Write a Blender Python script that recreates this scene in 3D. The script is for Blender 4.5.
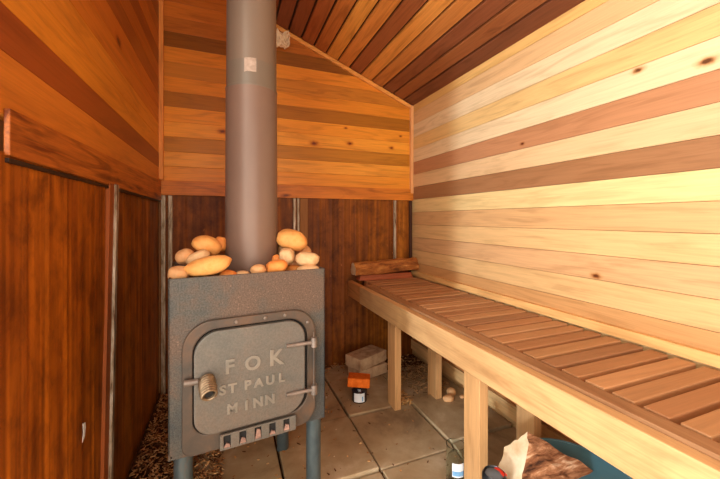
import bpy, bmesh, math, random
from mathutils import Vector, Matrix, noise
random.seed(7)
for o in list(bpy.data.objects): bpy.data.objects.remove(o)
S = bpy.context.scene
COL = S.collection
R = math.radians

# ---------------------------------------------------------------- camera
cam = bpy.data.cameras.new('camera'); camo = bpy.data.objects.new('camera', cam); COL.objects.link(camo)
camo.location = (0, 0, 0); camo.rotation_euler = (R(90), 0, R(-21.275))
cam.sensor_width = 36; cam.lens = 36*339/720; cam.shift_y = -20.5/720; cam.clip_start = .02
S.camera = camo

# ---------------------------------------------------------------- light
w = bpy.data.worlds.new('sky'); S.world = w; w.use_nodes = True
bg = w.node_tree.nodes['Background']; bg.inputs[0].default_value = (1.0, .92, .80, 1); bg.inputs[1].default_value = 5.0
sl = bpy.data.lights.new('sun', 'SUN'); slo = bpy.data.objects.new('sun', sl); COL.objects.link(slo)
sl.energy = 1.9; sl.angle = R(5); sl.color = (.76, .88, 1)
el = R(7); slo.rotation_euler = Vector((.863*math.cos(el), .505*math.cos(el), -math.sin(el))).to_track_quat('-Z', 'Y').to_euler()
slo.location = (-4, -2, 2)
pl = bpy.data.lights.new('doorway_portal', 'AREA'); plo = bpy.data.objects.new('doorway_portal', pl); COL.objects.link(plo)
pl.shape = 'RECTANGLE'; pl.size = 1.7; pl.size_y = 2.5; pl.cycles.is_portal = True
plo.location = (-.45, -.05, .1); plo.rotation_euler = Vector((1, 0, 0)).to_track_quat('-Z', 'Z').to_euler()
pl2 = pl.copy(); plo2 = bpy.data.objects.new('front_portal', pl2); COL.objects.link(plo2); pl2.size = .9; pl2.size_y = 2.1
plo2.location = (.25, -1.05, -.05); plo2.rotation_euler = Vector((0, 1, 0)).to_track_quat('-Z', 'Z').to_euler()
S.view_settings.view_transform = 'Standard'; S.view_settings.look = 'None'
S.view_settings.gamma = 1; S.view_settings.use_curve_mapping = False
S.view_settings.exposure = 0.06

# ---------------------------------------------------------------- colour + materials
def lin(r, g, b):
    f = lambda v: (v/255/12.92 if v/255 <= .04045 else ((v/255+.055)/1.055)**2.4)
    return (f(r), f(g), f(b))

def nodes(name, rough=.5, metal=0, spec=.5):
    m = bpy.data.materials.new(name); m.use_nodes = True
    nt = m.node_tree; p = nt.nodes['Principled BSDF']
    p.inputs['Roughness'].default_value = rough; p.inputs['Metallic'].default_value = metal
    p.inputs['Specular IOR Level'].default_value = spec
    return m, nt, p

def N(nt, typ, **kw):
    n = nt.nodes.new(typ)
    for k, v in kw.items():
        if k in n.inputs: n.inputs[k].default_value = v
        else: setattr(n, k, v)
    return n

def ramp(nt, stops, fac):
    r = nt.nodes.new('ShaderNodeValToRGB'); e = r.color_ramp.elements
    while len(e) < len(stops): e.new(.5)
    for i, (p, c) in enumerate(stops):
        e[i].position = p; e[i].color = (*c, 1) if isinstance(c, tuple) else (c, c, c, 1)
    nt.links.new(fac, r.inputs[0]); return r.outputs[0]

def mix(nt, mode, fac, a, b):
    m = nt.nodes.new('ShaderNodeMix'); m.data_type = 'RGBA'; m.blend_type = mode
    for s, v in ((m.inputs[0], fac), (m.inputs[6], a), (m.inputs[7], b)):
        if isinstance(v, (float, int)): s.default_value = v
        elif isinstance(v, tuple): s.default_value = (*v, 1)
        else: nt.links.new(v, s)
    return m.outputs[2]

def coords(nt, scale, offset_by=None):
    tc = nt.nodes.new('ShaderNodeTexCoord'); mp = N(nt, 'ShaderNodeMapping'); mp.inputs['Scale'].default_value = scale
    nt.links.new(tc.outputs['Object'], mp.inputs[0])
    if offset_by is None: return mp.outputs[0]
    ad = nt.nodes.new('ShaderNodeVectorMath'); ad.operation = 'ADD'
    mu = nt.nodes.new('ShaderNodeMath'); mu.operation = 'MULTIPLY'; mu.inputs[1].default_value = 41.0
    nt.links.new(offset_by, mu.inputs[0]); nt.links.new(mp.outputs[0], ad.inputs[0]); nt.links.new(mu.outputs[0], ad.inputs[1])
    return ad.outputs[0]

def noise_n(nt, vec, scale, detail=6, dist=0.0, rough=.55):
    n = N(nt, 'ShaderNodeTexNoise', Scale=scale, Detail=detail, Distortion=dist, Roughness=rough)
    nt.links.new(vec, n.inputs['Vector']); return n.outputs['Fac']

def bump(nt, p, h, strength=.2, dist=.01):
    b = N(nt, 'ShaderNodeBump', Strength=strength, Distance=dist)
    nt.links.new(h, b.inputs['Height']); nt.links.new(b.outputs[0], p.inputs['Normal'])

def N2(nt, val):
    m = nt.nodes.new('ShaderNodeMath'); m.operation = 'MULTIPLY'; m.inputs[1].default_value = .33; nt.links.new(val, m.inputs[0]); return m.outputs[0]

def wood(name, axis, rough=.5, contrast=.3, knots=0.0, spec=.4, stain=0.0, at_knots=()):
    """board colour comes from the mesh attribute Col; grain runs along the axis"""
    m, nt, p = nodes(name, rough, 0, spec)
    at = nt.nodes.new('ShaderNodeAttribute'); at.attribute_name = 'Col'
    def sc(a, b): return tuple(a if i == axis else b for i in range(3))
    v1 = coords(nt, sc(.9, 9), at.outputs['Alpha']); n1 = noise_n(nt, v1, 2.2, 5, 1.6)
    v2 = coords(nt, sc(2.5, 90), at.outputs['Alpha']); n2 = noise_n(nt, v2, 2.0, 3, .4)
    base = at.outputs['Color']
    f1 = ramp(nt, [(.33, (1-contrast*1.3, 1-contrast*1.55, 1-contrast*1.8)), (.5, 1.0), (.72, (1+contrast*.35, 1+contrast*.4, 1+contrast*.5))], n1)
    f2 = ramp(nt, [(.3, (1-contrast*.7,)*3), (.62, 1.04)], n2)
    c = mix(nt, 'MULTIPLY', 1.0, base, f1); c = mix(nt, 'MULTIPLY', 1.0, c, f2)
    if stain:
        v3 = coords(nt, sc(1.6, 4), at.outputs['Alpha']); n3 = noise_n(nt, v3, 1.4, 4, .8)
        c = mix(nt, 'MULTIPLY', stain, c, ramp(nt, [(.38, (.42, .27, .16)), (.55, 1.0)], n3))
    if knots:
        vk = coords(nt, sc(2.6, 7)); vo = N(nt, 'ShaderNodeTexVoronoi', Scale=1.0, Randomness=1.0)
        ad = nt.nodes.new('ShaderNodeVectorMath'); ad.operation = 'ADD'
        mu = nt.nodes.new('ShaderNodeMath'); mu.operation = 'MULTIPLY'; mu.inputs[1].default_value = .35
        nt.links.new(n1, mu.inputs[0]); nt.links.new(vk, ad.inputs[0]); nt.links.new(mu.outputs[0], ad.inputs[1])
        nt.links.new(ad.outputs[0], vo.inputs['Vector'])
        kk = ramp(nt, [(.025*knots, (.12, .05, .02)), (.06*knots, (.55, .4, .28)), (.13*knots, 1.0)], vo.outputs['Distance'])
        c = mix(nt, 'MULTIPLY', .9, c, kk)
    if at_knots:
        tc = nt.nodes.new('ShaderNodeTexCoord')
        wob = N(nt, 'ShaderNodeTexNoise', Scale=60.0, Detail=2.0); nt.links.new(tc.outputs['Object'], wob.inputs['Vector'])
        for (px, py, pz), size in at_knots:
            su = N(nt, 'ShaderNodeVectorMath', operation='SUBTRACT'); nt.links.new(tc.outputs['Object'], su.inputs[0]); su.inputs[1].default_value = (px, py, pz)
            mu = N(nt, 'ShaderNodeVectorMath', operation='MULTIPLY'); nt.links.new(su.outputs[0], mu.inputs[0]); mu.inputs[1].default_value = tuple(q/size for q in sc(.55, 1.0))
            le = N(nt, 'ShaderNodeVectorMath', operation='LENGTH'); nt.links.new(mu.outputs[0], le.inputs[0])
            ad = N(nt, 'ShaderNodeMath', operation='ADD'); nt.links.new(le.outputs['Value'], ad.inputs[0]); nt.links.new(wob.outputs['Fac'], ad.inputs[1])
            c = mix(nt, 'MULTIPLY', 1.0, c, ramp(nt, [(.30, (.16, .07, .03)), (.42, (.5, .3, .18)), (.66, (.9, .82, .72)), (.9, 1.0)], N2(nt, ad.outputs[0])))
    nt.links.new(c, p.inputs['Base Color'])
    bump(nt, p, n2, .25, .002)
    return m

KB = [((.579, 2.4, .546), .013), ((.852, 2.4, .568), .011), ((1.20, 2.4, .56), .009), ((.82, 2.4, .68), .006), ((1.28, 2.4, .66), .006), ((-.035, 2.4, .575), .012)]
KR = [((1.386, .59, .49), .010), ((1.386, .78, .54), .008), ((1.386, .93, -.23), .008), ((1.386, 1.3, .38), .006)]
KL = [((-.391, 1.55, .68), .016)]
WOODX = wood('wood_grain_x', 0, .45, .3)
WOODY = wood('wood_grain_y', 1, .5, .26)
WOODZ = wood('wood_grain_z', 2, .6, .16)
CEDX = wood('cedar_wall_grain_x', 0, .42, .17, 0, at_knots=KB)
CEDY = wood('cedar_wall_grain_y', 1, .42, .13, 0, at_knots=KR)
CEDL = wood('cedar_left_wall', 1, .42, .15, 0, at_knots=KL)
CEIL = wood('cedar_ceiling', 1, .5, .22)
RAILM = wood('fir_rail', 1, .6, .15, 0, .3, .28)
SLATM = wood('cedar_slats', 0, .5, .10, 0, .4)
AGED = wood('aged_board', 1, .5, .5, .8, .4, .55)

def rusty(name, cols, axis_scale):
    m, nt, p = nodes(name, .5, 0, .25)
    v = coords(nt, axis_scale); n1 = noise_n(nt, v, 1.0, 6, .5)
    c = ramp(nt, [(.28, cols[0]), (.48, cols[1]), (.66, cols[2]), (.8, cols[3])], n1)
    vs = coords(nt, (46, 46, 1.1)); ns = noise_n(nt, vs, 1.0, 4, .2)
    c = mix(nt, 'MULTIPLY', .8, c, ramp(nt, [(.34, (.62, .55, .5)), (.5, 1.0), (.66, (1.45, 1.5, 1.6))], ns))
    v2 = coords(nt, (7, 7, 5)); n2 = noise_n(nt, v2, 1.5, 8, .3, .7)
    c = mix(nt, 'MULTIPLY', .75, c, ramp(nt, [(.36, (.35, .3, .28)), (.56, 1.05)], n2))
    v3 = coords(nt, (55, 55, 22)); n3 = noise_n(nt, v3, 1.0, 4)
    c = mix(nt, 'MIX', ramp(nt, [(.68, 0.0), (.76, .55)], n3), c, lin(190, 120, 62))
    nt.links.new(c, p.inputs['Base Color']); bump(nt, p, n2, .4, .004)
    return m
PANEL_L = rusty('rust_brown_panel', [lin(126, 62, 12), lin(158, 86, 16), lin(182, 104, 24), lin(214, 138, 50)], (8, 8, .7))
PANEL_D = rusty('dark_brown_panel', [lin(96, 50, 14), lin(134, 74, 18), lin(158, 94, 26), lin(186, 120, 50)], (8, 8, .5))

def mottled(name, stops, scale=(8, 8, 8), rough=.5, metal=0, bumps=.3, detail=8, spec=.5, bd=.003, pits=0):
    m, nt, p = nodes(name, rough, metal, spec)
    v = coords(nt, scale); n1 = noise_n(nt, v, 1.0, detail, .3, .65)
    c = ramp(nt, stops, n1)
    if pits:
        v2 = coords(nt, (210, 210, 210)); n2 = noise_n(nt, v2, 1.0, 3, 0, .6)
        mask = ramp(nt, [(.45, 0.0), (.6, 1.0)], n1)
        c = mix(nt, 'MULTIPLY', pits, c, ramp(nt, [(.4, (.45, .38, .34)), (.55, 1.1), (.7, (1.5, 1.42, 1.35))], n2))
        v3 = coords(nt, (130, 130, 130)); n3 = noise_n(nt, v3, 1.0, 2, 0, .5)
        c = mix(nt, 'MIX', mix(nt, 'MULTIPLY', 1.0, ramp(nt, [(.62, 0.0), (.70, pits)], n3), mask), c, lin(150, 122, 104))
        bump(nt, p, n2, bumps, bd)
    else: bump(nt, p, n1, bumps, bd)
    nt.links.new(c, p.inputs['Base Color'])
    return m
IRON = mottled('stove_steel', [(.38, lin(62, 68, 70)), (.48, lin(80, 79, 74)), (.56, lin(96, 80, 68)), (.75, lin(106, 84, 70))], (3.2, 3.2, 3.2), .5, .25, .5, pits=.5)
DOORM = mottled('cast_iron_door', [(.3, lin(92, 93, 88)), (.5, lin(106, 102, 95)), (.72, lin(116, 102, 90))], (6, 6, 6), .42, .3, .25, pits=.2)
FRAMEM = mottled('brown_cast_frame', [(.3, lin(66, 60, 54)), (.5, lin(82, 70, 60)), (.7, lin(104, 78, 58))], (12, 12, 12), .5, .2, .4)
HINGEM = mottled('hinge_steel', [(.3, lin(96, 86, 78)), (.7, lin(138, 122, 110))], (30, 30, 30), .45, .3)
BLACK = mottled('black_rod_gap_shade', [(.3, lin(14, 12, 11)), (.7, lin(30, 26, 24))], (20, 20, 20), .8)  # black for the handle rod and for sheets painting gap shade
ASH = mottled('pale_ash', [(.3, lin(90, 66, 58)), (.7, lin(176, 140, 124))], (40, 40, 40), .9)
LEGM = mottled('blue_grey_pipe_leg', [(.3, lin(62, 76, 82)), (.55, lin(86, 100, 104)), (.75, lin(120, 96, 80))], (14, 14, 8), .4, .4, .2)
PIPEM = mottled('brown_grey_pipe', [(.3, lin(114, 92, 80)), (.6, lin(125, 101, 87)), (.8, lin(132, 106, 90))], (3, 3, 2), .42, .15, .05)
PIPEU = mottled('grey_brown_pipe', [(.3, lin(110, 96, 82)), (.6, lin(121, 105, 90)), (.8, lin(127, 109, 93))], (3, 3, 2), .42, .15, .05)
PIPEB = mottled('heat_greyed_band', [(.3, lin(108, 98, 86)), (.7, lin(120, 108, 94))], (5, 5, 3), .42, .15, .05)
STICK = mottled('pale_sticker', [(.3, lin(150, 132, 118)), (.7, lin(186, 166, 150))], (60, 60, 60), .6)
GALV = mottled('corroded_galvanised_metal', [(.34, lin(96, 66, 40)), (.45, lin(160, 142, 116)), (.58, lin(196, 184, 164)), (.7, lin(220, 210, 192))], (60, 60, 9), .5, .3, .5)
STONE = [mottled('stone_'+n, st, (16, 16, 16), .6, 0, .35, 6, .35, .003) for n, st in (
    ('ochre', [(.3, lin(206, 134, 66)), (.55, lin(226, 164, 92)), (.75, lin(232, 140, 54))]),
    ('tan', [(.3, lin(180, 126, 78)), (.55, lin(206, 156, 106)), (.75, lin(210, 140, 76))]),
    ('cream', [(.3, lin(194, 150, 104)), (.6, lin(222, 184, 136)), (.8, lin(220, 144, 76))]),
    ('orange', [(.3, lin(216, 118, 50)), (.6, lin(234, 154, 76)), (.8, lin(206, 104, 40))]))]
SLAB = mottled('concrete_paver', [(.32, lin(128, 104, 76)), (.46, lin(162, 137, 102)), (.58, lin(176, 153, 119)), (.7, lin(200, 179, 149))], (3.5, 3.5, 3.5), .75, 0, .3, 9, .3, .003)
DIRT = mottled('dark_dirt', [(.3, lin(46, 30, 18)), (.55, lin(82, 56, 34)), (.75, lin(116, 84, 54))], (14, 14, 14), .95, 0, .8, 9, .1, .01)
CHIP = wood('wood_chips', 0, .8, .3, 0, .2)
BARK = mottled('bark', [(.32, lin(60, 34, 20)), (.45, lin(130, 82, 52)), (.56, lin(178, 124, 86)), (.68, lin(232, 196, 160))], (7, 60, 34), .85, 0, 1.0, 8, .2, .012)
BARKB = mottled('flaky_bark', [(.3, lin(96, 50, 20)), (.5, lin(166, 100, 44)), (.64, lin(196, 132, 66)), (.74, lin(238, 196, 134))], (12, 34, 30), .7, 0, 1.0, 8, .3, .01)
SAWN = mottled('pale_sawn_end', [(.3, lin(206, 172, 130)), (.5, lin(232, 208, 170)), (.7, lin(246, 232, 206))], (10, 10, 10), .8, 0, .8, 9, .2, .006)
BRICKM = mottled('pale_buff_brick', [(.3, lin(150, 116, 86)), (.5, lin(190, 158, 124)), (.7, lin(206, 178, 142))], (18, 18, 18), .9, 0, .5, 8, .1)
SPONGE = mottled('orange_foam', [(.3, lin(206, 92, 26)), (.6, lin(232, 118, 40)), (.8, lin(244, 142, 66))], (40, 40, 40), .9, 0, .5, 6, .1)
BRASS = mottled('brass_coil', [(.3, lin(104, 88, 68)), (.6, lin(156, 134, 108)), (.8, lin(190, 168, 140))], (40, 40, 40), .35, .7, .2)
TUBM = mottled('blue_plastic', [(.3, lin(150, 194, 202)), (.55, lin(166, 206, 212)), (.75, lin(186, 218, 222))], (6, 6, 6), .35, 0, .1)
BLACKP = mottled('black_plastic', [(.3, lin(16, 18, 20)), (.7, lin(32, 36, 40))], (20, 20, 20), .35)
REDP = mottled('red_plastic', [(.3, lin(206, 40, 24)), (.7, lin(226, 62, 40))], (20, 20, 20), .4)
GREYP = mottled('grey_plastic', [(.3, lin(84, 92, 98)), (.7, lin(112, 120, 126))], (20, 20, 20), .5)
LABELM = mottled('white_paper_label', [(.3, lin(214, 220, 224)), (.7, lin(238, 240, 242))], (30, 30, 30), .7)
LBLUE = mottled('blue_print', [(.3, lin(96, 150, 196)), (.7, lin(130, 178, 214))], (30, 30, 30), .7)
STRING = mottled('pale_string', [(.3, lin(226, 190, 146)), (.7, lin(248, 226, 190))], (60, 60, 60), .9)
DARKGLASS, ntg, pg = nodes('dark_jar_glass', .08); pg.inputs['Base Color'].default_value = (*lin(48, 44, 50), 1); pg.inputs['Transmission Weight'].default_value = .5
CLEAR, ntc, pc = nodes('clear_glass', .03); pc.inputs['Base Color'].default_value = (.86, .93, .9, 1); pc.inputs['Transmission Weight'].default_value = 1.0; pc.inputs['IOR'].default_value = 1.3

# ---------------------------------------------------------------- mesh helpers
class MB:
    def __init__(s): s.bm = bmesh.new(); s.cl = s.bm.loops.layers.float_color.new('Col')
    def paint(s, faces, c):
        a = random.random()
        for f in faces:
            for l in f.loops: l[s.cl] = (*c, a)
    def hexa(s, p, c=(.5, .5, .5)):
        v = [s.bm.verts.new(q) for q in p]
        fs = [s.bm.faces.new([v[i] for i in q]) for q in ((3, 2, 1, 0), (4, 5, 6, 7), (0, 1, 5, 4), (1, 2, 6, 5), (2, 3, 7, 6), (3, 0, 4, 7))]
        s.paint(fs, c); return s
    def box(s, x0, x1, y0, y1, z0, z1, c=(.5, .5, .5)):
        return s.hexa([(x0, y0, z0), (x1, y0, z0), (x1, y1, z0), (x0, y1, z0), (x0, y0, z1), (x1, y0, z1), (x1, y1, z1), (x0, y1, z1)], c)
    def prism(s, pts, vec, c=(.5, .5, .5)):
        """closed planar outline pushed along vec"""
        a = [s.bm.verts.new(p) for p in pts]; b = [s.bm.verts.new(Vector(p)+Vector(vec)) for p in pts]
        n = len(a); fs = [s.bm.faces.new(a), s.bm.faces.new(list(reversed(b)))]
        for i in range(n): fs.append(s.bm.faces.new((a[i], b[i], b[(i+1) % n], a[(i+1) % n])))
        s.paint(fs, c); return s
    def ring(s, outer, inner, vec, c=(.5, .5, .5)):
        n = len(outer); v = Vector(vec)
        A = [s.bm.verts.new(p) for p in outer]; B = [s.bm.verts.new(p) for p in inner]
        A2 = [s.bm.verts.new(Vector(p)+v) for p in outer]; B2 = [s.bm.verts.new(Vector(p)+v) for p in inner]
        fs = []
        for i in range(n):
            j = (i+1) % n
            fs += [s.bm.faces.new(q) for q in ((A[i], A[j], B[j], B[i]), (A2[j], A2[i], B2[i], B2[j]), (A[j], A[i], A2[i], A2[j]), (B[i], B[j], B2[j], B2[i]))]
        s.paint(fs, c); return s
    def lathe(s, prof, seg=48, origin=(0, 0, 0), rot=None, c=(.5, .5, .5)):
        o = Vector(origin); rows = []
        for r, z in prof:
            row = []
            for k in range(seg):
                a = 2*math.pi*k/seg; p = Vector((r*math.cos(a), r*math.sin(a), z))
                if rot: p = rot @ p
                row.append(s.bm.verts.new(o+p))
            rows.append(row)
        fs = []
        for a, b in zip(rows, rows[1:]):
            for k in range(seg): fs.append(s.bm.faces.new((a[k], a[(k+1) % seg], b[(k+1) % seg], b[k])))
        fs.append(s.bm.faces.new(list(reversed(rows[0])))); fs.append(s.bm.faces.new(rows[-1]))
        s.paint(fs, c); return s
    def tube(s, pts, r, seg=10, c=(.5, .5, .5)):
        pts = [Vector(p) for p in pts]; rows = []; up = Vector((.13, .21, .97)); fs = []
        for i, p in enumerate(pts):
            t = (pts[min(i+1, len(pts)-1)]-pts[max(i-1, 0)]).normalized()
            n = (up - t*up.dot(t)).normalized(); up = n; b = t.cross(n)
            rows.append([s.bm.verts.new(p+(n*math.cos(2*math.pi*k/seg)+b*math.sin(2*math.pi*k/seg))*r) for k in range(seg)])
        for a, b in zip(rows, rows[1:]):
            for k in range(seg): fs.append(s.bm.faces.new((a[k], a[(k+1) % seg], b[(k+1) % seg], b[k])))
        fs.append(s.bm.faces.new(list(reversed(rows[0])))); fs.append(s.bm.faces.new(rows[-1]))
        s.paint(fs, c); return s
    def build(s, name, mat, parent=None, bevel=0, smooth=False, kind=None, loc=None):
        bmesh.ops.recalc_face_normals(s.bm, faces=s.bm.faces)
        me = bpy.data.meshes.new(name); s.bm.to_mesh(me); s.bm.free()
        for m in (mat if isinstance(mat, list) else [mat]): me.materials.append(m)
        if smooth: me.polygons.foreach_set('use_smooth', [True]*len(me.polygons))
        o = bpy.data.objects.new(name, me); COL.objects.link(o)
        if smooth:
            md = o.modifiers.new('edges', 'EDGE_SPLIT'); md.split_angle = R(40)
        if bevel:
            md = o.modifiers.new('bevel', 'BEVEL'); md.width = bevel; md.segments = 2; md.limit_method = 'ANGLE'
        if parent:
            o.parent = parent; o.matrix_parent_inverse = Matrix.Translation(-parent.location) if parent.type == 'EMPTY' and not parent.rotation_euler.z else Matrix()
        if kind: o['kind'] = kind
        return o

def thing(name, label, cat, loc=(0, 0, 0), rz=0, group=None):
    o = bpy.data.objects.new(name, None); COL.objects.link(o); o.location = loc; o.rotation_euler = (0, 0, rz)
    return tag(o, label, cat, group)
def tag(o, label, cat, group=None):
    o['label'] = label; o['category'] = cat
    if group: o['group'] = group
    return o
def v(c, k=1.0, j=.05):
    q = 1+random.uniform(-j, j); return tuple(min(1, x*k*q) for x in c)

# ---------------------------------------------------------------- the room
XL, XR, YB, YF, ZF, ZR = -.391, 1.386, 2.4, -1.0, -1.07, .91
SL = .405
def zc(x): return ZR + SL*(XR-x)                    # underside of the ceiling

# cedar tones; back and left wall lists add warm bounced light
ORG = lin(228, 150, 78); LIT = lin(236, 176, 108); TAN = lin(186, 122, 70); DRK = lin(140, 82, 48); RED = lin(176, 106, 66)
PALE = lin(236, 206, 160); HONEY = lin(232, 188, 128); GREY = lin(170, 124, 92)

# floor: dirt bed with concrete pavers laid in it
m = MB(); m.box(XL-.1, XR+.1, YF-.1, YB+.1, ZF-.08, ZF-.022)
fl = m.build('floor', DIRT, kind='structure')
m = MB()
xs = [-.6, -.19, .214, .61, .99, 1.40]; ys = [-1.0, -.7, -.28, .1, .50, .91, 1.32, 1.735, 2.15, 2.42]
for i in range(5):
    for j in range(9):
        x0, x1, y0, y1 = xs[i]+.005, xs[i+1]-.006, ys[j]+.005, ys[j+1]-.006
        if i == 4: y0 += .03; y1 += .03
        if i == 4 and j == 8: continue
        if i < 1 and j >= 6: continue
        x0 = max(x0, XL+.01); x1 = min(x1, XR-.01); y1 = min(y1, YB-.03)
        dz = random.uniform(-.006, .002)
        if (i, j) == (4, 6): dz = .010
        if (i, j) == (2, 6): dz = .008
        t = [random.uniform(-.003, .003) for _ in range(4)]
        m.hexa([(x0, y0, ZF-.05), (x1, y0, ZF-.05), (x1, y1, ZF-.05), (x0, y1, ZF-.05),
                (x0, y0, ZF+dz+t[0]), (x1, y0, ZF+dz+t[1]), (x1, y1, ZF+dz+t[2]), (x0, y1, ZF+dz+t[3])])
m.build('paving', SLAB, fl, bevel=.004)

# right wall: horizontal tongue-and-groove cedar
m = MB()
ct = {-11: HONEY, -10: TAN, -9: HONEY, -8: TAN, -7: ORG, -6: HONEY, -5: lin(212, 158, 100), -4: lin(232, 186, 126), -3: lin(222, 172, 120), -2: lin(234, 188, 128), -1: lin(224, 174, 118),
      0: lin(242, 208, 144), 1: lin(166, 116, 76), 2: lin(230, 190, 140), 3: lin(192, 134, 92), 4: PALE, 5: lin(232, 190, 124), 6: PALE, 7: lin(226, 180, 126), 8: lin(234, 182, 108), 9: lin(230, 176, 104)}
for k in range(-12, 10):
    z0 = .155+.1*(k-1); z1 = z0+.1
    z0 = max(z0, ZF-.02); z1 = min(z1, ZR+.012)
    if z1 <= z0: continue
    c = tuple(q*.86 for q in ct.get(k, HONEY))
    m.box(XR, XR+.03, YF, YB+.03, z0+.0006, z1-.0006, v(c, 1, .02))
wr = m.build('wall_right', CEDY, bevel=.0015, kind='structure')

# back wall boards up to the slope
m = MB()
bt = [lin(234, 152, 48), lin(244, 166, 60), lin(196, 128, 34), lin(246, 166, 56), lin(240, 156, 48), lin(176, 110, 28), lin(230, 144, 44), lin(206, 130, 44), lin(228, 142, 46), lin(142, 84, 22), lin(190, 110, 38), lin(210, 122, 42), lin(200, 114, 38), lin(150, 86, 32), lin(200, 116, 40), lin(180, 100, 36)]  # saturated orange: warm bounced light put into the board colours
for k in range(16):
    z0 = .236+.0935*k; z1 = z0+.0927
    xr = lambda z: min(XR+.03, XR-(z-ZR-.02)/SL)
    a, b = xr(z0), xr(z1)
    if a <= XL: break
    b = max(b, XL)
    m.hexa([(XL-.03, YB, z0), (a, YB, z0), (a, YB+.03, z0), (XL-.03, YB+.03, z0), (XL-.03, YB, z1), (b, YB, z1), (b, YB+.03, z1), (XL-.03, YB+.03, z1)], v(bt[k], 1, .02))
wb = m.build('wall_back', CEDX, bevel=.0015, kind='structure')
def panel(name, axis, a0, a1, fixed, z0, z1, mat, parent, depth=.02, pitch=.095, amp=.0022, sign=1):
    """vertical ribbed sheet; axis 0: along x facing -y; axis 1: along y facing +x"""
    m = MB(); n = int((a1-a0)/(pitch/12)); front = []
    for i in range(n+1):
        a = a0+(a1-a0)*i/n; ph = (a/pitch) % 1
        d = amp*math.exp(-((ph-.5)/.09)**2) - amp*.6*math.exp(-((ph-.62)/.05)**2)
        front.append((a, d))
    P = (lambda a, d, z: (a, fixed-d, z)) if axis == 0 else (lambda a, d, z: (fixed+d, a, z))
    rows = []
    for z in (z0, z1): rows.append([m.bm.verts.new(P(a, d, z)) for a, d in front]+[m.bm.verts.new(P(a1, -depth, z)), m.bm.verts.new(P(a0, -depth, z))])
    k = len(rows[0])
    for i in range(k): m.bm.faces.new((rows[0][i], rows[0][(i+1) % k], rows[1][(i+1) % k], rows[1][i]))
    m.bm.faces.new(rows[0]); m.bm.faces.new(rows[1])
    return m.build(name, mat, parent, smooth=True)
panel('lower_panel', 0, XL, .42, YB-.002, ZF-.03, .15, PANEL_D, wb)
panel('lower_panel', 0, .42, 1.25, YB-.006, ZF-.03, .15, PANEL_D, wb)
panel('lower_panel', 0, 1.25, XR, YB-.002, ZF-.03, .15, PANEL_D, wb)
for x0, x1, d in ((-.384, -.360, .016), (-.345, -.322, .022), (.425, .443, .02), (.452, .468, .024)):
    MB().box(x0, x1, YB-d, YB+.001, ZF-.02, .146).build('metal_strip', GALV, wb, bevel=.003)
MB().box(1.214, 1.232, YB-.022, YB, -.46, .146).build('metal_strip', GALV, wb, bevel=.003)
MB().box(1.355, 1.375, YB-.02, YB, -.46, .146, lin(70, 40, 26)).build('dark_strip', WOODZ, wb, bevel=.002)
MB().box(.474, .53, YB-.016, YB, ZF, .146, lin(150, 100, 48)).build('batten_strip', WOODZ, wb, bevel=.002)

# left wall, with the open doorway behind the viewpoint
m = MB(); jy = .80
lt = [lin(224, 138, 50), lin(168, 86, 34), lin(240, 158, 52), lin(238, 156, 54), lin(222, 134, 46), lin(216, 126, 44), lin(178, 100, 38), lin(196, 112, 40), lin(172, 94, 36), lin(208, 122, 44), lin(196, 112, 42), lin(160, 88, 36)]+[lin(200, 116, 42)]*6  # left boards too carry the warm bounced light in their orange
for k in range(16):
    z0 = .226+.0885*k-(.03 if k == 0 else 0); z1 = .226+.0885*k+.0878
    m.box(XL-.03, XL, jy, YB+.03, z0, z1, v(lt[k], .84, .02))
wl = m.build('wall_left', CEDL, bevel=.0015, kind='structure')
m = MB(); m.box(XL-.08, XL-.031, jy, YB+.085, ZF-.05, 1.62, TAN)
m.box(XL-.08, XL, YF, -.9, ZF-.03, 1.62, TAN); m.box(XL-.08, XL, -.9, jy, 1.36, 1.62, TAN)
m.build('wall_framing', WOODZ, wl)
panel('lower_panel', 1, jy, 1.39, XL+.002, ZF-.03, .125, PANEL_L, wl, amp=.0025)
panel('lower_panel', 1, 1.385, YB, XL-.008, ZF-.03, .125, PANEL_D, wl)
m = MB(); m.hexa([(XL-.02, 1.325, ZF), (XL+.012, 1.325, ZF), (XL+.012, 1.372, ZF), (XL-.02, 1.372, ZF), (XL-.02, 1.405, .125), (XL+.012, 1.405, .125), (XL+.012, 1.452, .125), (XL-.02, 1.452, .125)], lin(158, 84, 30)); m.build('panel_edge_batten', WOODZ, wl, bevel=.002)
m = MB(); m.hexa([(XL-.02, 1.372, ZF), (XL+.020, 1.372, ZF), (XL+.020, 1.398, ZF), (XL-.02, 1.398, ZF), (XL-.02, 1.452, .125), (XL+.020, 1.452, .125), (XL+.020, 1.478, .125), (XL-.02, 1.478, .125)]); m.build('metal_strip', GALV, wl, bevel=.002)

m = MB(); m.prism([(XL+.004, 1.190, -.585), (XL+.004, 1.206, -.590), (XL+.004, 1.209, -.606), (XL+.004, 1.202, -.628), (XL+.004, 1.186, -.636), (XL+.004, 1.194, -.612)], (.0015, 0, 0))
m.build('peeled_patch', LABELM, wl)['label'] = 'small white peeled patch'
# front wall behind the viewpoint
m = MB()
for k in range(28):
    z0 = ZF-.03+.1*k
    if z0 < .98:
        m.box(XL-.08, -.2, YF-.03, YF, z0, z0+.0994, v(ORG, 1, .1)); m.box(.7, XR+.03, YF-.03, YF, z0, z0+.0994, v(ORG, 1, .1))
    else: m.box(XL-.08, XR+.03, YF-.03, YF, z0, min(z0+.0994, 1.7), v(ORG, 1, .1))
m.build('wall_front', CEDX, kind='structure')

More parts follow.
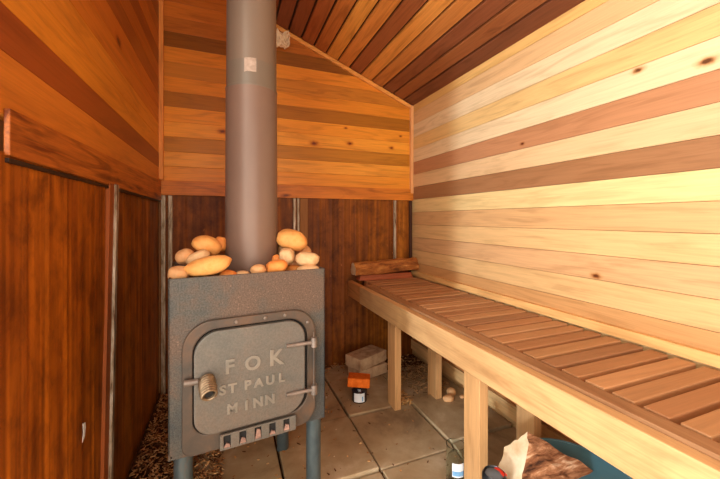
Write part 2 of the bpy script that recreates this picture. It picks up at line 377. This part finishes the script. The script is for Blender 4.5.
# ceiling: sloping boards with dark gaps, on dark sheathing
m = MB(); dx = XR+.03-(XL-.08)
def slopebox(mm, x0, x1, y0, y1, lo, hi, c):
    mm.hexa([(x0, y0, zc(x0)+lo), (x1, y0, zc(x1)+lo), (x1, y1, zc(x1)+lo), (x0, y1, zc(x0)+lo), (x0, y0, zc(x0)+hi), (x1, y0, zc(x1)+hi), (x1, y1, zc(x1)+hi), (x0, y1, zc(x0)+hi)], c)
ctones = [lin(120, 68, 42), lin(150, 88, 48), lin(134, 76, 46), lin(190, 120, 58), lin(214, 142, 66), lin(150, 84, 46), lin(206, 130, 60), lin(222, 150, 66), lin(188, 112, 52), lin(170, 96, 50), lin(150, 84, 48), lin(140, 78, 46), lin(132, 72, 42)]
x = XR-.004; k = 0
while x > XL:
    c = ctones[k % len(ctones)]
    x0 = max(x-.0775, XL)
    slopebox(m, x0, x, YF, YB, 0, .016, v(c, 1, .06)); x -= .0905; k += 1
slopebox(m, XR-.003, XR+.03, YF, YB+.03, .0, .02, ctones[-1])
ce = m.build('ceiling', CEIL, bevel=.002, kind='structure')
m = MB(); slopebox(m, XL-.08, XR+.03, YF-.03, YB+.03, .018, .06, lin(50, 28, 18)); m.build('roof_sheathing', WOODY, ce)

# trims
def struct(mm, name, mat, bevel=.002): return mm.build(name, mat, bevel=bevel, kind='structure')
m = MB(); m.prism([(XL-.08, YB+.035, ZF-.05), (XR+.03, YB+.035, ZF-.05), (XR+.03, YB+.035, ZR+.02), (XL-.08, YB+.035, zc(XL-.08)+.05)], (0, .05, 0), TAN); m.build('wall_framing', WOODZ, wb)
MB().box(XR+.031, XR+.08, YF-.03, YB+.085, ZF-.05, ZR+.01, TAN).build('wall_framing', WOODZ, wr)
struct(MB().box(XL, XR, YB-.022, YB, .148, .238, lin(220, 132, 44)), 'trim_1', wood('band_board_back', 0, .45, .25, 1.0, .4, .3))
m = MB(); q0, q1, ya, yb = XL, XL+.010, .831, YB-.022
m.hexa([(q0, ya, .119), (q1, ya, .119), (q1, yb, .114), (q0, yb, .114), (q0, ya, .208), (q1, ya, .208), (q1, yb, .234), (q0, yb, .234)], lin(186, 106, 36)); struct(m, 'trim_2', AGED, .002)
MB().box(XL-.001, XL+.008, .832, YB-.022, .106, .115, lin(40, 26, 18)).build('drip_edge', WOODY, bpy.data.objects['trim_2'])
struct(MB().box(XL, XL+.024, YB-.05, YB-.024, .24, zc(XL)-.01, lin(236, 156, 78)), 'trim_3', WOODZ)
struct(MB().box(XR-.024, XR, YB-.026, YB, .205, ZR-.002, lin(240, 178, 116)), 'trim_4', WOODZ)
m = MB(); a, b = XL+.02, XR-.006
m.hexa([(a, YB-.022, zc(a)-.034), (b, YB-.022, zc(b)-.034), (b, YB, zc(b)-.034), (a, YB, zc(a)-.034), (a, YB-.022, zc(a)-.006), (b, YB-.022, zc(b)-.006), (b, YB, zc(b)-.006), (a, YB, zc(a)-.006)], lin(244, 170, 84))
struct(m, 'trim_5', WOODX)
struct(MB().box(XR-.028, XR, YF, YB-.03, -1.03, -.955, HONEY).box(XR-.02, XR, YF, YB-.03, -.952, -.93, TAN), 'trim_6', RAILM)
struct(MB().box(XR-.024, XR, YF, YB-.03, -.445, -.408, lin(232, 180, 112)), 'trim_7', RAILM)

# ---------------------------------------------------------------- wood stove
ang = R(6.1)
st = thing('wood_stove', 'square grey-brown steel wood stove topped with round stones', 'stove', (-.165, 1.137, ZF), ang)
ZO = -ZF   # local z = world z - ZF ; world z values below are given relative to the camera height
def L(u, d, z): return (u, d, z+ZO)                  # face coordinates: u along face, d depth, z
Wd, Dp, Zt, Zb = .495, .47, -.178, -.718
m = MB()
# top plate inset under a raised rim, front, sides, back
t = .007
m.box(0, Wd, .002, Dp, Zb+ZO, Zb+ZO+t)
m.box(t, Wd-t, t, Dp-t, -.212+ZO, -.206+ZO)
m.box(0, t, 0, Dp, Zb+ZO, Zt+ZO); m.box(Wd-t, Wd, 0, Dp, Zb+ZO, Zt+ZO); m.box(t, Wd-t, Dp-t, Dp, Zb+ZO, Zt+ZO)
m.prism([L(0, 0, Zt), L(0, 0, Zb+.02), L(.02, 0, Zb), L(Wd-.004, 0, Zb), L(Wd, 0, Zb+.004), L(Wd, 0, Zt)], (0, t, 0))
body = m.build('body', IRON, st, bevel=.002)
def rrect(u0, u1, z0, z1, r, n=8, d=0):
    r = r if isinstance(r, (list, tuple)) else [r]*4
    pts = []
    for (cu, cz, a0, q) in ((u1-r[0], z1-r[0], 0, r[0]), (u0+r[1], z1-r[1], 90, r[1]), (u0+r[2], z0+r[2], 180, r[2]), (u1-r[3], z0+r[3], 270, r[3])):
        for i in range(n+1):
            a = R(a0+90*i/n); pts.append(L(cu+q*math.cos(a), d, cz+q*math.sin(a)))
    return pts
# frame ring, proud of the body
MB().ring(rrect(.036, .454, -.715, -.312, [.085, .085, .03, .06], d=-.013), rrect(.0655, .424, -.660, -.3405, [.07, .07, .05, .06], d=-.013), (0, .014, 0)).build('door_frame', FRAMEM, st, bevel=.004)
MB().prism(rrect(.06, .432, -.667, -.336, [.07, .07, .03, .05], d=-.003), (0, .002, 0)).build('door_gap_shade', BLACK, st)  # flat black sheet painting the shade between door and frame
# the door itself
door = MB().prism(rrect(.068, .412, -.657, -.343, [.062, .07, .055, .07], d=-.026), (0, .020, 0)).build('door', DOORM, st, bevel=.004)
def text(body_, u, z, size, depth, mat, parent, name, space=1.0):
    cu = bpy.data.curves.new(name, 'FONT'); cu.body = body_; cu.size = size; cu.extrude = depth; cu.bevel_depth = .0006; cu.offset = .0007 + size*.012; cu.align_x = 'CENTER'; cu.space_character = space
    ob = bpy.data.objects.new(name, cu); COL.objects.link(ob)
    dg = bpy.context.evaluated_depsgraph_get(); me = bpy.data.meshes.new_from_object(ob.evaluated_get(dg))
    bpy.data.objects.remove(ob)
    me.transform(Matrix.Translation(L(u, -.0265, z)) @ Matrix.Rotation(R(90), 4, 'X'))
    me.materials.clear(); me.materials.append(mat)
    o = bpy.data.objects.new(name, me); COL.objects.link(o); o.parent = parent; return o
LETM = mottled('raised_letters', [(.3, lin(118, 114, 106)), (.7, lin(146, 138, 126))], (12, 12, 12), .4, .3, .2)
for ch, u, z, sz in [('F', .168, -.478, .060), ('O', .238, -.480, .060), ('K', .312, -.480, .070)] + list(zip('STPAUL', (.148, .176, .222, .256, .293, .330), [-.540]*6, [.040]*6)) + list(zip('MINN', (.176, .218, .254, .292), [-.604]*4, [.042]*4)):
    text(ch, u, z, sz, .0022, LETM, door, 'raised_letter')['label'] = 'raised cast letter ' + ch
# hinges: strap and knuckle
for z in (-.425, -.588):
    m = MB(); m.tube([L(.345, -.030, z+.0), L(.40, -.033, z), L(.440, -.036, z)], .0065, 10); m.tube([L(.441, -.036, z-.016), L(.441, -.036, z+.016)], .0105, 14)
    m.build('hinge', HINGEM, st, smooth=True)
MB().tube([L(.441, -.033, -.62), L(.441, -.033, -.39)], .0035, 8).build('hinge_pin', FRAMEM, st, smooth=True)
m = MB(); m.tube([L(.042, -.026, -.484), L(.080, -.030, -.484)], .0095, 10); m.build('latch_bar', HINGEM, st, smooth=True)
# coiled wire handle pointing out of the door and down
pts = []; ax0 = Vector(L(.102, -.028, -.482)); axd = Vector((.04, -.60, -.24)).normalized(); e1 = axd.cross(Vector((0, 0, 1))).normalized(); e2 = axd.cross(e1)
for i in range(8*22+1):
    a = 2*math.pi*i/22; q = i/(8*22); rr = .0195+.002*math.sin(q*3.1)
    pts.append(ax0+axd*(q*.066)+(e1*math.cos(a)+e2*math.sin(a))*rr)
h = MB().tube(pts, .0038, 8).build('spring_handle', BRASS, st, smooth=True); h['label'] = 'brass coloured coiled wire handle'
MB().tube([ax0-axd*.004, ax0+axd*.060], .012, 12).build('handle_rod', BLACK, h, smooth=True)
# air vent with five slots, over a black sheet painted as the shade inside; slots are real openings in the plate
m = MB(); vu0, vu1, vz0, vz1 = .140, .378, -.712, -.664; su = [.150+.0465*i for i in range(5)]; d0, d1 = -.030, -.022
edges = [vu0]+[e for s_ in su for e in (s_, s_+.021)]+[vu1]
for a, b in zip(edges[::2], edges[1::2]): m.box(a, b, d0, d1, vz0+ZO, vz1+ZO)
for s_ in su: m.box(s_, s_+.021, d0, d1, vz0+ZO, vz0+.006+ZO); m.box(s_, s_+.021, d0, d1, vz1-.005+ZO, vz1+ZO)
vent = m.build('vent_plate', DOORM, st, bevel=.001)
MB().box(vu0+.004, vu1-.004, -.021, -.0205, vz0+.002+ZO, vz1-.002+ZO).build('vent_slot_shade', BLACK, vent)  # thin black sheet standing in for shade behind the slots
for s_, hh in zip(su, (.008, .012, .026, .008, .016)): MB().prism([L(s_+.001, -.0285, vz0+.006), L(s_+.02, -.0285, vz0+.006), L(s_+.018, -.0285, vz0+.006+hh), L(s_+.008, -.0285, vz0+.010+hh)], (0, .006, 0)).build('ash', ASH, vent)
# rivets in the frame
for u, z in ((.19, -.326), (.28, -.326), (.345, -.325), (.425, -.36)):
    MB().lathe([(.006, 0), (.0055, .003), (.003, .005)], 12, L(u, -.013, z), Matrix.Rotation(R(90), 3, 'X')).build('rivet', HINGEM, st, smooth=True)
# legs
for u, d in ((.040, .045), (Wd-.028, .045), (.045, Dp-.05), (Wd-.045, Dp-.05)):
    MB().lathe([(.027, 0), (.027, Zb+ZO+.002)], 24, (u, d, 0)).build('leg', LEGM, st, smooth=True)

# ---------------------------------------------------------------- stove pipe
pp = thing('stove_pipe', 'brown-grey round metal flue pipe rising from the stove', 'stove pipe', (.087, 1.388, -.205))
P0 = (.087, 1.388, 0)
MB().lathe([(.1015, -.205), (.1015, -.19), (.098, -.186), (.0955, .497)], 64, P0).build('lower_pipe', PIPEM, pp, smooth=True)
MB().lathe([(.0935, .48), (.0935, .585)], 64, P0).build('greyed_band', PIPEB, pp, smooth=True)
ztop = zc(.18)-.002
MB().lathe([(.0935, .585), (.092, .9), (.092, ztop)], 64, P0).build('upper_pipe', PIPEU, pp, smooth=True)
MB().lathe([(.0962, .490), (.0970, .495), (.0962, .499)], 64, P0).build('seam', PIPEB, pp, smooth=True)
m = MB(); pts = []
for i in range(7):
    a = R(-97+(i-3)*4.3); pts.append((a))
f = []
for r_ in (.0942, .0948):
    for z in (.535, .585): f.append([m.bm.verts.new((P0[0]+r_*math.cos(a), P0[1]+r_*math.sin(a), z+(.003 if i else 0))) for i, a in enumerate(pts)])
for i in range(6):
    for a, b in ((f[0], f[1]), (f[2], f[3]), (f[0], f[2]), (f[1], f[3])): m.bm.faces.new((a[i], a[i+1], b[i+1], b[i]))
m.build('sticker', STICK, pp)['label'] = 'small square pale sticker'

# ---------------------------------------------------------------- stones on the stove
def stone(cx, cy, cz, rx, rz, tilt, mat, label, seed):
    bm = bmesh.new(); bmesh.ops.create_icosphere(bm, subdivisions=4, radius=1)
    ry = (rx+rz)/2*.95 if rx < .055 else rz*1.25
    for vv in bm.verts:
        p = vv.co.normalized(); q = p*1.1+Vector((seed*3.1, seed*1.7, 0))
        k = 1+.13*noise.noise(q)+.035*noise.noise(q*3)
        sup = (abs(p.x)**2.5+abs(p.y)**2.5+abs(p.z)**2.5)**(-1/2.5)
        vv.co = Vector((p.x*rx, p.y*ry, p.z*rz))*k*(.6*sup+.40)
    me = bpy.data.meshes.new('stone'); bm.to_mesh(me); bm.free(); me.materials.append(mat)
    me.polygons.foreach_set('use_smooth', [True]*len(me.polygons))
    o = bpy.data.objects.new('stone', me); COL.objects.link(o)
    o.location = (cx, cy, cz); o.rotation_euler = (0, R(-tilt), R(-10)); tag(o, label, 'stone', 'rounded stones heaped on the stove')
STN = [
 (-.059, 1.183, -.150, .070, .029, 12, 0, 'largest long ochre stone lying across the front left of the stove top'),
 (-.144, 1.189, -.171, .030, .024, 0, 1, 'round tan stone at the stove top\'s front left corner'),
 (-.134, 1.271, -.126, .029, .026, 20, 1, 'tan stone in the left heap, leftmost of its upper row'),
 (-.094, 1.252, -.130, .038, .022, 28, 2, 'cream stone tilted just above the long ochre stone'),
 (-.068, 1.305, -.092, .048, .031, -18, 0, 'highest large stone of the left heap'),
 (-.027, 1.373, -.094, .024, .028, 0, 3, 'small stone tucked between left heap top and the flue pipe'),
 (.000, 1.208, -.186, .027, .016, 0, 3, 'small orange stone peeping over rim right of the long ochre stone'),
 (.047, 1.213, -.190, .026, .015, 0, 2, 'low stone barely above the rim in front of the pipe'),
 (.097, 1.208, -.175, .026, .020, 5, 1, 'round tan stone at the rim below the pipe\'s right edge'),
 (.161, 1.226, -.170, .038, .025, 8, 3, 'orange stone at the rim just right of the pipe'),
 (.205, 1.281, -.140, .029, .032, 0, 2, 'upright cream stone under the big top right stone'),
 (.236, 1.348, -.084, .062, .040, -18, 0, 'biggest blocky stone crowning the right heap'),
 (.276, 1.258, -.150, .045, .027, -5, 2, 'pale oval stone at the stove top\'s right side'),
 (.235, 1.300, -.191, .029, .017, 0, 3, 'deep orange stone low between the right heap stones'),
 (.273, 1.224, -.186, .040, .017, 2, 2, 'flat pale stone at the front right rim below the oval one'),
 (.172, 1.314, -.158, .018, .024, 0, 3, 'small stone behind the orange rim stone beside the pipe'),
 (.285, 1.375, -.137, .034, .030, 0, 1, 'tan stone at the rear right of the heap, mostly hidden'),
 (.212, 1.40, -.126, .026, .034, 0, 1, 'shadowed stone against the pipe behind the right heap')]
for i, (x, y, z, rx, rz, ti, mi, lb) in enumerate(STN): stone(x, y, z, rx, rz, ti, STONE[mi], lb, i+1)
for i, (x, y) in enumerate(((-.09, 1.31), (.25, 1.33))):
    stone(x, y, -.176, .045, .028, 0, STONE[1], ['tan stone beneath the left heap, mostly hidden', 'tan stone beneath the right heap, mostly hidden'][i], 30+i)

# ---------------------------------------------------------------- bench
be = thing('sauna_bench', 'long slatted cedar bench along the pale right wall', 'bench', (1.1, 1.4, ZF))
FIR = lin(206, 162, 110); SLC = [lin(172, 122, 80), lin(164, 112, 72), lin(180, 130, 86), lin(156, 108, 72), lin(170, 118, 76), lin(184, 134, 90)]
MB().box(.83, .868, .10, 2.14, -.572, -.458, FIR).build('front_rail', RAILM, be, bevel=.003)
MB().box(.832, .868, 2.142, 2.385, -.570, -.458, lin(200, 138, 80)).build('rear_rail_piece', RAILM, be, bevel=.003)
MB().box(.869, .918, .10, 2.14, -.52, -.449, lin(160, 116, 78)).build('top_strip', RAILM, be, bevel=.002)
m = MB(); y = 2.30; k = 0
while y > .12:
    m.box(.929, XR-.030, y-.053, y, -.478, -.449, v(SLC[k % 6], 1, .06)); y -= .0715; k += 1
m.build('slatted_seat', SLATM, be, bevel=.003)
m = MB(); m.box(.926, .955, .12, 2.3, -.555, -.470, TAN); m.box(XR-.06, XR-.030, .12, 2.3, -.555, -.470, TAN); m.build('slat_bearer', RAILM, be, bevel=.002)
for x0, yc in ((.869, 1.74), (.869, 1.055), (1.14, 1.74), (1.14, 1.055), (.869, .25), (1.14, .25)):
    m = MB(); c = lin(200, 152, 100)
    m.box(x0, x0+.04, yc-.045, yc+.045, ZF-.004, -.521 if x0 < 1 else -.56, c)
    m.build('post', WOODZ, be, bevel=.002)
for yc in (1.765, 1.08, .275): MB().box(.88, XR-.03, yc-.064, yc-.026+.0, -.558, -.475, TAN).build('cross_joist', WOODX, be, bevel=.002) if False else None
for yc in (1.70, 1.01, .21): MB().box(.958, 1.322, yc-.038, yc, -.560, -.475, TAN).build('cross_joist', WOODX, be, bevel=.002)

# flat board and bark-covered slab lying at the bench's far end
m = MB(); m.hexa([(.885, 2.285, -.449), (1.32, 2.27, -.449), (1.33, 2.37, -.449), (.885, 2.37, -.449), (.90, 2.295, -.410), (1.31, 2.28, -.410), (1.32, 2.365, -.410), (.89, 2.365, -.410)], lin(168, 86, 48))
tag(m.build('wooden_board', WOODX, bevel=.004), 'short reddish board lying under the bark slab on the bench', 'board')
def log(name, a, b, prof, mats, wob=.006, seg=30, n=24, seed=1):
    """split log from a to b: prof is the cross-section; ends get the second material"""
    a, b = Vector(a), Vector(b); d = (b-a).normalized(); e1 = d.cross(Vector((0, 0, 1))).normalized(); e2 = e1.cross(d)
    # densify section
    P = []
    for i in range(len(prof)):
        p, q = Vector(prof[i]), Vector(prof[(i+1) % len(prof)])
        for k in range(4): P.append(p.lerp(q, k/4))
    bm = bmesh.new(); rows = []
    for i in range(n+1):
        t_ = i/n; row = []
        for j, p in enumerate(P):
            nz = noise.noise(Vector((p.x*60, p.y*60, t_*5+seed)))*wob + noise.noise(Vector((p.x*20+7, p.y*20, t_*2+seed)))*wob
            s_ = 1+nz/max(p.length, .01)
            row.append(bm.verts.new(a+(b-a)*t_+e1*p.x*s_+e2*p.y*s_))
        rows.append(row)
    for r0, r1 in zip(rows, rows[1:]):
        for j in range(len(P)): bm.faces.new((r0[j], r0[(j+1) % len(P)], r1[(j+1) % len(P)], r1[j]))
    for r_, fl_ in ((rows[0], 0), (rows[-1], 1)):
        c = bm.verts.new(sum((q.co for q in r_), Vector())/len(r_)+Vector((random.uniform(-.004, .004),)*3))
        for j in range(len(P)):
            f_ = bm.faces.new((r_[j], r_[(j+1) % len(P)], c)); f_.material_index = 1
    bmesh.ops.recalc_face_normals(bm, faces=bm.faces)
    me = bpy.data.meshes.new(name); bm.to_mesh(me); bm.free()
    for q in mats: me.materials.append(q)
    o = bpy.data.objects.new(name, me); COL.objects.link(o); return o
o = log('bark_slab', (.852, 2.325, -.366), (1.372, 2.325, -.352), [(-.05, -.036), (.045, -.042), (.052, 0), (.035, .034), (0, .048), (-.03, .038), (-.05, 0)], [BARKB, SAWN], .010, seed=4)
tag(o, 'half-round bark covered log slab lying across the bench\'s far end', 'log')

# ---------------------------------------------------------------- things on the floor
# split firewood chunk below the bench
o = log('firewood_log', (.890, .882, -.812), (1.125, .800, -.960), [(-.03, -.06), (.0, -.085), (.06, -.07), (.085, -.01), (.055, .05), (.002, .108), (-.025, .06), (-.05, .005)], [BARK, SAWN], .010, seed=9)
tag(o, 'thick split firewood log with pale sawn end, leaning out of the blue tub', 'firewood')
# blue tub
m = MB(); T = (1.07, .80, ZF)
m.lathe([(.145, 0), (.178, .18), (.184, .20), (.190, .212), (.184, .214), (.170, .19), (.136, .012)], 64, T)
tub = tag(m.build('plastic_tub', TUBM, smooth=True), 'round blue plastic tub under the bench behind the firewood', 'tub')
m = MB()   # a garden-blue rolled rim
m.lathe([(.187, .202), (.193, .206), (.194, .213), (.188, .217), (.183, .213)], 64, T)
m.build('rim', mottled('dark_blue_rim', [(.3, lin(66, 116, 132)), (.7, lin(84, 136, 150))], (6, 6, 6), .4), tub, smooth=True)
# black and red container
ct_ = thing('round_container', 'black and red round container between front bench post and firewood', 'container', (.782, .842, ZF))
MB().lathe([(.032, 0), (.034, .005), (.034, .255), (.032, .26)], 32, (.782, .842, ZF)).build('body', REDP, ct_, smooth=True)
MB().lathe([(.035, .21), (.037, .215), (.037, .262), (.031, .272), (.028, .264)], 32, (.782, .842, ZF)).build('black_ring', BLACKP, ct_, smooth=True)
MB().lathe([(.027, .258), (.027, .267), (.018, .270)], 32, (.782, .842, ZF)).build('grey_lid', GREYP, ct_, smooth=True)
m = MB(); m.box(.798, .816, .822, .862, ZF+.262, ZF+.270); m.build('red_tab', REDP, ct_, bevel=.003)
# clear jar with a label
cj = thing('clear_jar', 'open clear glass jar with a pale blue label, beside front bench post', 'jar', (.864, 1.146, ZF))
J = (.864, 1.146, ZF+.003)
MB().lathe([(.034, 0), (.038, .006), (.0385, .118), (.036, .132), (.038, .15), (.0355, .15), (.0335, .132), (.036, .116), (.035, .012)], 40, J).build('glass', CLEAR, cj, smooth=True)
def wrap(name, c, r, a0, a1, z0, z1, mat, parent):
    m = MB(); rows = []
    for rr, z in ((r, z0), (r, z1), (r+.0008, z1), (r+.0008, z0)): rows.append([m.bm.verts.new((c[0]+rr*math.cos(R(a0+(a1-a0)*i/12)), c[1]+rr*math.sin(R(a0+(a1-a0)*i/12)), c[2]+z)) for i in range(13)])
    for k in range(4):
        for i in range(12): m.bm.faces.new((rows[k][i], rows[k][i+1], rows[(k+1) % 4][i+1], rows[(k+1) % 4][i]))
    m.bm.faces.new([r_[0] for r_ in rows]); m.bm.faces.new([r_[-1] for r_ in rows])
    return m.build(name, mat, parent)
lb = wrap('label', J, .0392, -146, -76, .042, .096, LABELM, cj); wrap('printed_band', J, .0404, -143, -79, .048, .066, LBLUE, lb)
# dark jar with orange foam block
D = (.722, 1.865, ZF)
dj = thing('dark_jar', 'small dark glass jar with white label, holding up the orange block', 'jar', D)
MB().lathe([(.040, 0), (.045, .006), (.046, .066), (.036, .078), (.036, .088)], 40, D).build('glass', DARKGLASS, dj, smooth=True)
MB().lathe([(.033, .004), (.034, .070)], 30, D).build('contents', BLACKP, dj, smooth=True)
lb = wrap('label', D, .0468, -150, -72, .012, .062, LABELM, dj)
wrap('printed_mark', D, .048, -92, -84, .018, .045, LBLUE, lb)
m = MB(); m.box(-.065, .065, -.047, .047, 0, .052); o = m.build('foam_block', SPONGE, bevel=.006); o.location = (.722, 1.875, ZF+.0885); o.rotation_euler = (R(-3), R(3), R(-24))
tag(o, 'orange rectangular foam block resting on top of the dark jar', 'foam block')
# two buff bricks
m = MB(); m.box(-.12, .12, -.07, .07, 0, .07); o = m.build('brick', BRICKM, bevel=.005); o.location = (.90, 2.17, ZF+.0); o.rotation_euler = (0, 0, R(14)); tag(o, 'pale buff brick on the floor by the back wall, lower of the two', 'brick', 'buff bricks stacked by the back wall')
m = MB(); m.box(-.13, .13, -.075, .075, 0, .075); o = m.build('brick', BRICKM, bevel=.005); o.location = (.895, 2.18, ZF+.072); o.rotation_euler = (0, 0, R(24)); tag(o, 'pale buff brick lying askew, upper of the two by the back wall', 'brick', 'buff bricks stacked by the back wall')
# pebbles by the rear bench post
PEB = [(1.205, 1.665, .034, .020, 'larger pale pebble in front of the rear bench post'), (1.262, 1.715, .026, .024, 'smaller pale pebble right of the rear bench post'), (1.30, 1.66, .016, .012, 'smallest pale pebble beside the rear bench post')]
for i, (x, y, rx, rz, lbl) in enumerate(PEB):
    stone(x, y, ZF+rz*.85, rx, rz, 0, STONE[1], lbl, 50+i); o = COL.objects[-1]
for o in [q for q in COL.objects if q.name.startswith('stone') and 'pebble' in q['label']]: o.name = 'pebble'; o['category'] = 'pebble'; o['group'] = 'pebbles by the rear bench post'
# loose wood chips and bark shreds
m = MB()
def scatter(n, x0, x1, y0, y1, h, cs, lmin=.008, lmax=.035, pile=0):
    for _ in range(n):
        x, y = random.uniform(x0, x1), random.uniform(y0, y1)
        l = random.uniform(lmin, lmax); w_ = random.uniform(.003, .009); t_ = random.uniform(.001, .003)
        M = Matrix.Translation((x, y, ZF+random.uniform(.002, h))) @ Matrix.Rotation(random.uniform(0, 6.3), 4, 'Z') @ Matrix.Rotation(random.uniform(-.5, .5), 4, 'Y') @ Matrix.Rotation(random.uniform(-.6, .6), 4, 'X')
        q = [M @ Vector(p) for p in ((-l/2, -w_/2, 0), (l/2, -w_/3, 0), (l/2, w_/3, 0), (-l/2, w_/2, 0), (-l/2, -w_/2, t_), (l/2, -w_/3, t_), (l/2, w_/3, t_), (-l/2, w_/2, t_))]
        m.hexa(q, v(random.choice(cs), 1, .15))
C1 = [lin(190, 140, 88), lin(166, 114, 70), lin(136, 92, 56), lin(212, 166, 112), lin(104, 68, 42)]
scatter(4200, XL+.02, -.02, 1.15, 2.35, .03, C1, .005, .024)
scatter(500, 1.05, 1.33, 1.78, 2.3, .03, [lin(190, 150, 100), lin(160, 124, 86), lin(120, 90, 60)])
scatter(130, .9, 1.0, 1.72, 1.84, .02, [lin(214, 168, 110), lin(190, 140, 84)])
scatter(160, .0, .6, 1.2, 2.3, .008, C1+[lin(222, 200, 170)], .005, .02)
scatter(120, .4, 1.3, .9, 2.3, .006, C1, .004, .014)
scatter(160, .3, 1.0, 2.25, 2.37, .03, C1+[lin(150, 120, 90)])
tag(m.build('wood_debris', CHIP, kind='stuff'), 'loose wood chips and bark shreds scattered over the paved floor', 'debris')

# ---------------------------------------------------------------- knot of string at the gable trim
K = Vector((.335, 2.345, 1.225)); pts = []
for i in range(240):
    a = i*.37; pts.append(K+Vector((math.sin(a*1.0)*.042+math.sin(a*.37)*.015, math.cos(a*.71)*.018, math.cos(a*1.31)*.045+math.sin(a*.23)*.012)))
kn = tag(MB().tube(pts, .005, 6).build('string_knot', STRING, smooth=True), 'pale tangled knot of string hung at the gable trim beside the pipe', 'string')
MB().tube([(.275, 2.40, 1.205), (.283, 2.335, 1.205)], .006, 10).build('nail', HINGEM, kn, smooth=True)
